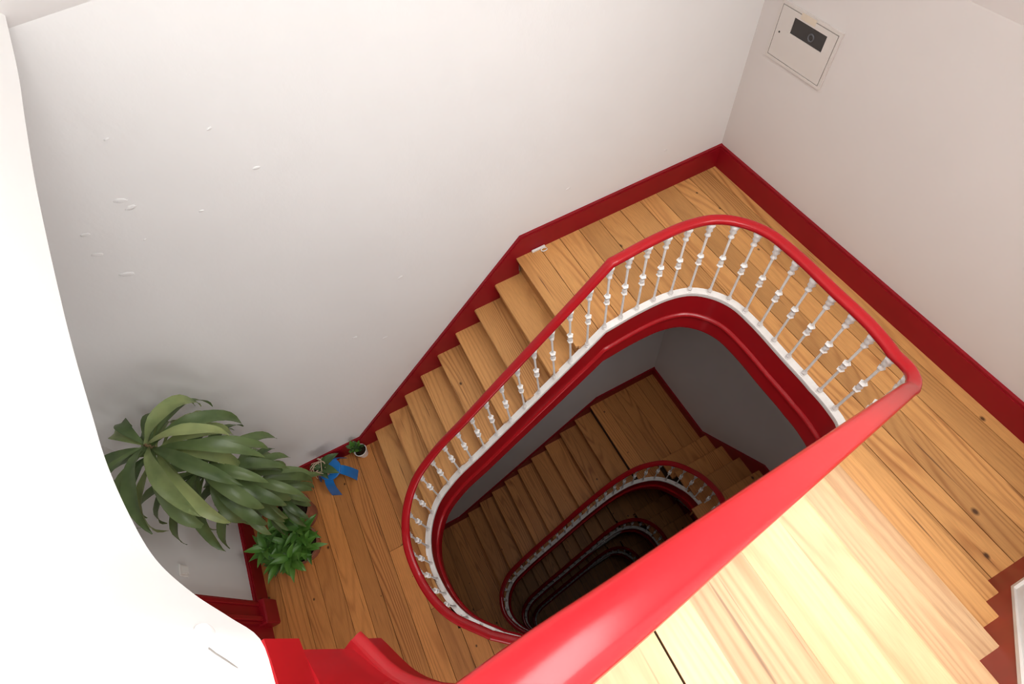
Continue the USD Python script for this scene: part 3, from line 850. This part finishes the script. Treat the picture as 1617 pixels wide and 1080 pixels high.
sc.apply_translation([-0.012, 2.328, 1.208])
obj('lock', sc, 'dark', dr)
dl = trimesh.creation.torus(0.020, 0.005, 16, 6)
dl.apply_transform(trimesh.transformations.rotation_matrix(np.pi / 2, [0, 1, 0]))
dl.apply_translation([-0.009, 2.09, 1.272])
obj('dial', dl, 'dial', dr, smooth=True)
obj('tape', bx(-0.0145, -0.0125, 2.09, 2.208, 1.338, 1.374), 'tape', e)

# ---------------------------------------------------------------- small things on the landing
c = thing('cable_clip', 'small white plastic clip with a loop lying against the skirting at the stair head', 'cable clip', (1.13, YF - 0.045, 0.0))
obj('strip', bx(-0.065, 0.055, -0.006, 0.012, 0, 0.022, 0.003), 'plastic', c)
th_ = np.linspace(0.3, 2 * np.pi - 0.4, 20)
obj('loop', tube(np.stack([0.032 + 0.026 * np.cos(th_), -0.026 + 0.017 * np.sin(th_), np.full(20, 0.012)], 1), 0.005, 6), 'plastic', c, smooth=True)

# ---------------------------------------------------------------- plants
rp = np.random.default_rng(11)


def leaf(base, az, el, length, width, droop, n=9, fold=0.25, wave=0.0, tip=0.8, stalk=0.12, roll=0.0, seed=0):
    """A strap or lance leaf: starts at base with azimuth az and elevation el (radians) and bends down by droop over its length."""
    t = np.linspace(0, 1, n)
    e = el - droop * t ** 1.15
    dirs = np.stack([np.cos(e) * np.cos(az), np.cos(e) * np.sin(az), np.sin(e)], 1)
    P = np.asarray(base, float) + np.vstack([[0, 0, 0], np.cumsum((dirs[:-1] + dirs[1:]) / 2 * (length / (n - 1)), axis=0)])
    side = np.array([-math.sin(az), math.cos(az), 0.0])
    up = np.cross(dirs, side)
    if roll:
        side_, up_ = side * math.cos(roll) + up * math.sin(roll), up * math.cos(roll) - side * math.sin(roll)
        side, up = side_, up_
    else:
        side = np.broadcast_to(side, up.shape)
    w = width / 2 * np.clip(np.sin(np.pi * np.clip(t * (1 - stalk) + stalk, 0, 1) ** tip), 0.04, 1)
    w[0] = width * 0.10
    rows = []
    for u in (-1, -0.5, 0, 0.5, 1):
        wv = wave * np.sin(t * 17 + u * 2.2 + seed) * abs(u)
        rows.append(P + side * (u * w)[:, None] - up * (-(abs(u) * fold) * w + wv * width)[:, None])
    v = np.stack(rows, 1).reshape(-1, 3)
    f = []
    for i in range(n - 1):
        for j in range(4):
            a = i * 5 + j
            f += [[a, a + 1, a + 6], [a, a + 6, a + 5]]
    return trimesh.Trimesh(v, f, process=False)


# tall dracaena in the corner
DX, DY = -1.86, 2.10
dr_ = thing('dracaena_plant', 'tall drooping dracaena with long strap leaves in the shaded wall corner', 'plant', (DX, DY, Z_LEFT))
obj('pot', lathe([(0, 0), (0.13, 0), (0.14, 0.02), (0.17, 0.26), (0.185, 0.265), (0.185, 0.30), (0.165, 0.30), (0.16, 0.27)], 24), 'terracotta', dr_, smooth=35)
obj('soil', lathe([(0.162, 0.262), (0.0, 0.275)], 20), 'soil', dr_)
crowns = [(0.03, -0.02, 2.26, 30, 0.76, 0.094), (0.08, -0.08, 1.86, 28, 0.72, 0.086), (0.12, -0.05, 1.42, 26, 0.58, 0.075), (0.12, -0.02, 0.95, 24, 0.46, 0.065)]
for cx, cy, cz, nl, ll, lw in crowns:
    u = np.linspace(0, 1, 12)[:, None]
    P = np.array([[0.02 * np.sign(cx), 0.01, 0.26]]) * (1 - u) + np.array([[cx, cy, cz]]) * u + np.c_[0.03 * np.sin(3 * u), 0.02 * np.sin(4 * u), 0 * u]
    obj('cane', tube(P, np.linspace(0.017, 0.011, 12), 8), 'cane', dr_, smooth=True)
    tipp = P[-1]
    for i in range(nl):
        az = 2 * np.pi * (i * 0.382) + rp.uniform(-0.25, 0.25)
        away = max(0.0, math.sin(az)) + 0.4 * max(0.0, -math.cos(az))
        L = ll * rp.uniform(0.72, 1.12) * (1 - 0.34 * away)
        lev = i / nl
        base = tipp - np.array([0, 0, 0.16 * (1 - lev)])
        m = leaf(base, az, 0.05 + 0.75 * lev + rp.uniform(-0.1, 0.1), L, lw * rp.uniform(0.85, 1.15), 1.5 + 0.45 * lev + rp.uniform(0, 0.7), 14, 0.3, 0.05, 1.15, 0.03, rp.uniform(-0.3, 0.3), i)
        vv = np.array(m.vertices)
        vv[:, 1] = np.minimum(vv[:, 1], YF - DY - 0.01 - 0.004 * rp.random())
        vv[:, 0] = np.maximum(vv[:, 0], XL - DX + 0.01 + 0.004 * rp.random())
        m.vertices = vv
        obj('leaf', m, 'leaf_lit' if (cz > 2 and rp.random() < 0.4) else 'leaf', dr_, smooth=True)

# bushy plant in a terracotta pot
pb = thing('bushy_plant', 'low bushy plant with bright green lance leaves in a round terracotta pot', 'plant', (-1.90, 1.79, Z_LEFT))
obj('pot', lathe([(0, 0), (0.12, 0), (0.13, 0.02), (0.165, 0.17), (0.178, 0.175), (0.178, 0.20), (0.16, 0.20), (0.155, 0.18)], 24), 'terracotta', pb, smooth=35)
obj('soil', lathe([(0.157, 0.175), (0.0, 0.185)], 20), 'soil', pb)
for q in range(8):
    a = 2 * np.pi * q / 7 + 0.3
    r = 0.07 if q else 0.0
    tip_ = np.array([-0.04 + 2.3 * r * math.cos(a), 0.01 + 2.3 * r * math.sin(a), 0.38 + 0.05 * (q % 2)])
    P = np.linspace([r * math.cos(a), r * math.sin(a), 0.17], tip_, 6)
    obj('stem', tube(P, 0.006, 6), 'leaf_bush', pb, smooth=True)
    for i in range(16):
        az = 2 * np.pi * i * 0.382 + q + rp.uniform(-0.3, 0.3)
        lev = i / 16
        m = leaf(tip_ - np.array([0, 0, 0.12 * (1 - lev)]), az, 0.15 + 0.9 * lev, rp.uniform(0.14, 0.21), rp.uniform(0.048, 0.066), 0.8, 8, 0.25, 0.0, 0.8, 0.04, rp.uniform(-0.3, 0.3), i)
        obj('leaf', m, 'leaf_bush', pb, smooth=True)

# blue plant stand with an orchid
SX, SY = -1.42, 2.32
SH = 0.26
st = thing('plant_stand', 'bright blue plastic plant stand with four splayed feet beside the dracaena', 'plant stand', (SX, SY, Z_LEFT), 20)
obj('top', lathe([(0, SH - 0.025), (0.10, SH - 0.025), (0.108, SH - 0.02), (0.108, SH - 0.005), (0.10, SH), (0, SH)], 24), 'blue', st, smooth=35)
for q in range(4):
    a = np.pi / 2 * q + np.pi / 4
    t_ = np.linspace(0, 1, 7)
    rr = 0.07 + 0.12 * t_
    zz = (SH - 0.009) * (1 - t_ ** 2.4) + 0.012 * t_
    ww = 0.040 + 0.012 * t_
    ca, sa_ = math.cos(a), math.sin(a)
    vv = []
    for r_, z_, w_ in zip(rr, zz, ww):
        for (o, dzz) in ((-1, 0), (1, 0), (1, -0.012), (-1, -0.012)):
            vv.append((r_ * ca - o * w_ * sa_, r_ * sa_ + o * w_ * ca, max(z_ + dzz, 0.0)))
    ff = []
    for i in range(6):
        for j in range(4):
            k = (j + 1) % 4
            ff += [[i * 4 + j, i * 4 + k, i * 4 + 4 + k], [i * 4 + j, i * 4 + 4 + k, i * 4 + 4 + j]]
    ff += [[0, 2, 1], [0, 3, 2], [24, 25, 26], [24, 26, 27]]
    m = trimesh.Trimesh(vv, ff, process=False)
    if m.volume < 0:
        m.invert()
    obj('foot', m, 'blue', st, smooth=35)
oc = thing('orchid_plant', 'orchid with two broad dark leaves and straw roots on the blue stand', 'plant', (SX - 0.04, SY, Z_LEFT + SH))
obj('pot', lathe([(0, 0), (0.055, 0), (0.075, 0.11), (0.080, 0.115), (0.076, 0.12), (0.070, 0.112)], 20), 'clearpot', oc, smooth=35)
obj('bark', lathe([(0.071, 0.10), (0.04, 0.112), (0.0, 0.115)], 16), 'soil', oc, smooth=True)
for q in range(12):
    a = rp.uniform(0, 2 * np.pi)
    b = a + rp.uniform(1, 2.6)
    P = catmull(np.array([[0.02 * math.cos(a), 0.02 * math.sin(a), 0.12], [0.06 * math.cos(a), 0.06 * math.sin(a), 0.15], [0.085 * math.cos(b), 0.085 * math.sin(b), 0.135 + rp.uniform(0, 0.03)], [0.10 * math.cos(b), 0.10 * math.sin(b), 0.09]]), 0.02)
    obj('root', tube(P, 0.004, 5), 'root', oc, smooth=True)
for az, L, w in ((-0.75, 0.22, 0.085), (0.25, 0.22, 0.095), (2.6, 0.12, 0.06), (-1.3, 0.16, 0.07)):
    obj('leaf', leaf((0, 0, 0.12), az, 0.55, L, w, 1.1, 9, 0.35, 0.0, 0.9, 0.12), 'leaf_dark', oc, smooth=True)

# little white pot with a jade plant by the first step
jp = thing('jade_plant', 'little succulent in a small white pot beside the lowest step', 'plant', (-1.115, 2.43, Z_LEFT))
obj('pot', lathe([(0, 0), (0.045, 0), (0.048, 0.01), (0.064, 0.11), (0.068, 0.112), (0.068, 0.122), (0.061, 0.122), (0.058, 0.09)], 20), 'plastic', jp, smooth=35)
obj('soil', lathe([(0.059, 0.088), (0.0, 0.092)], 16), 'soil', jp)
for q in range(4):
    tip_ = np.array([-0.02 + rp.uniform(-0.035, 0.035), 0.0 + rp.uniform(-0.03, 0.045), rp.uniform(0.20, 0.30)])
    obj('stem', tube(np.linspace([rp.uniform(-0.02, 0.02), 0.0, 0.085], tip_, 5), 0.005, 6), 'leaf_dark', jp, smooth=True)
    for i in range(8):
        az = i * 2.4 + q
        obj('leaf', leaf(tip_ - np.array([0, 0, 0.10 * (1 - i / 8)]), az, 0.4 + 0.08 * i, 0.065, 0.038, 0.5, 6, 0.1, 0, 0.9, 0.1), 'leaf_bush' if i % 2 else 'leaf_dark', jp, smooth=True)
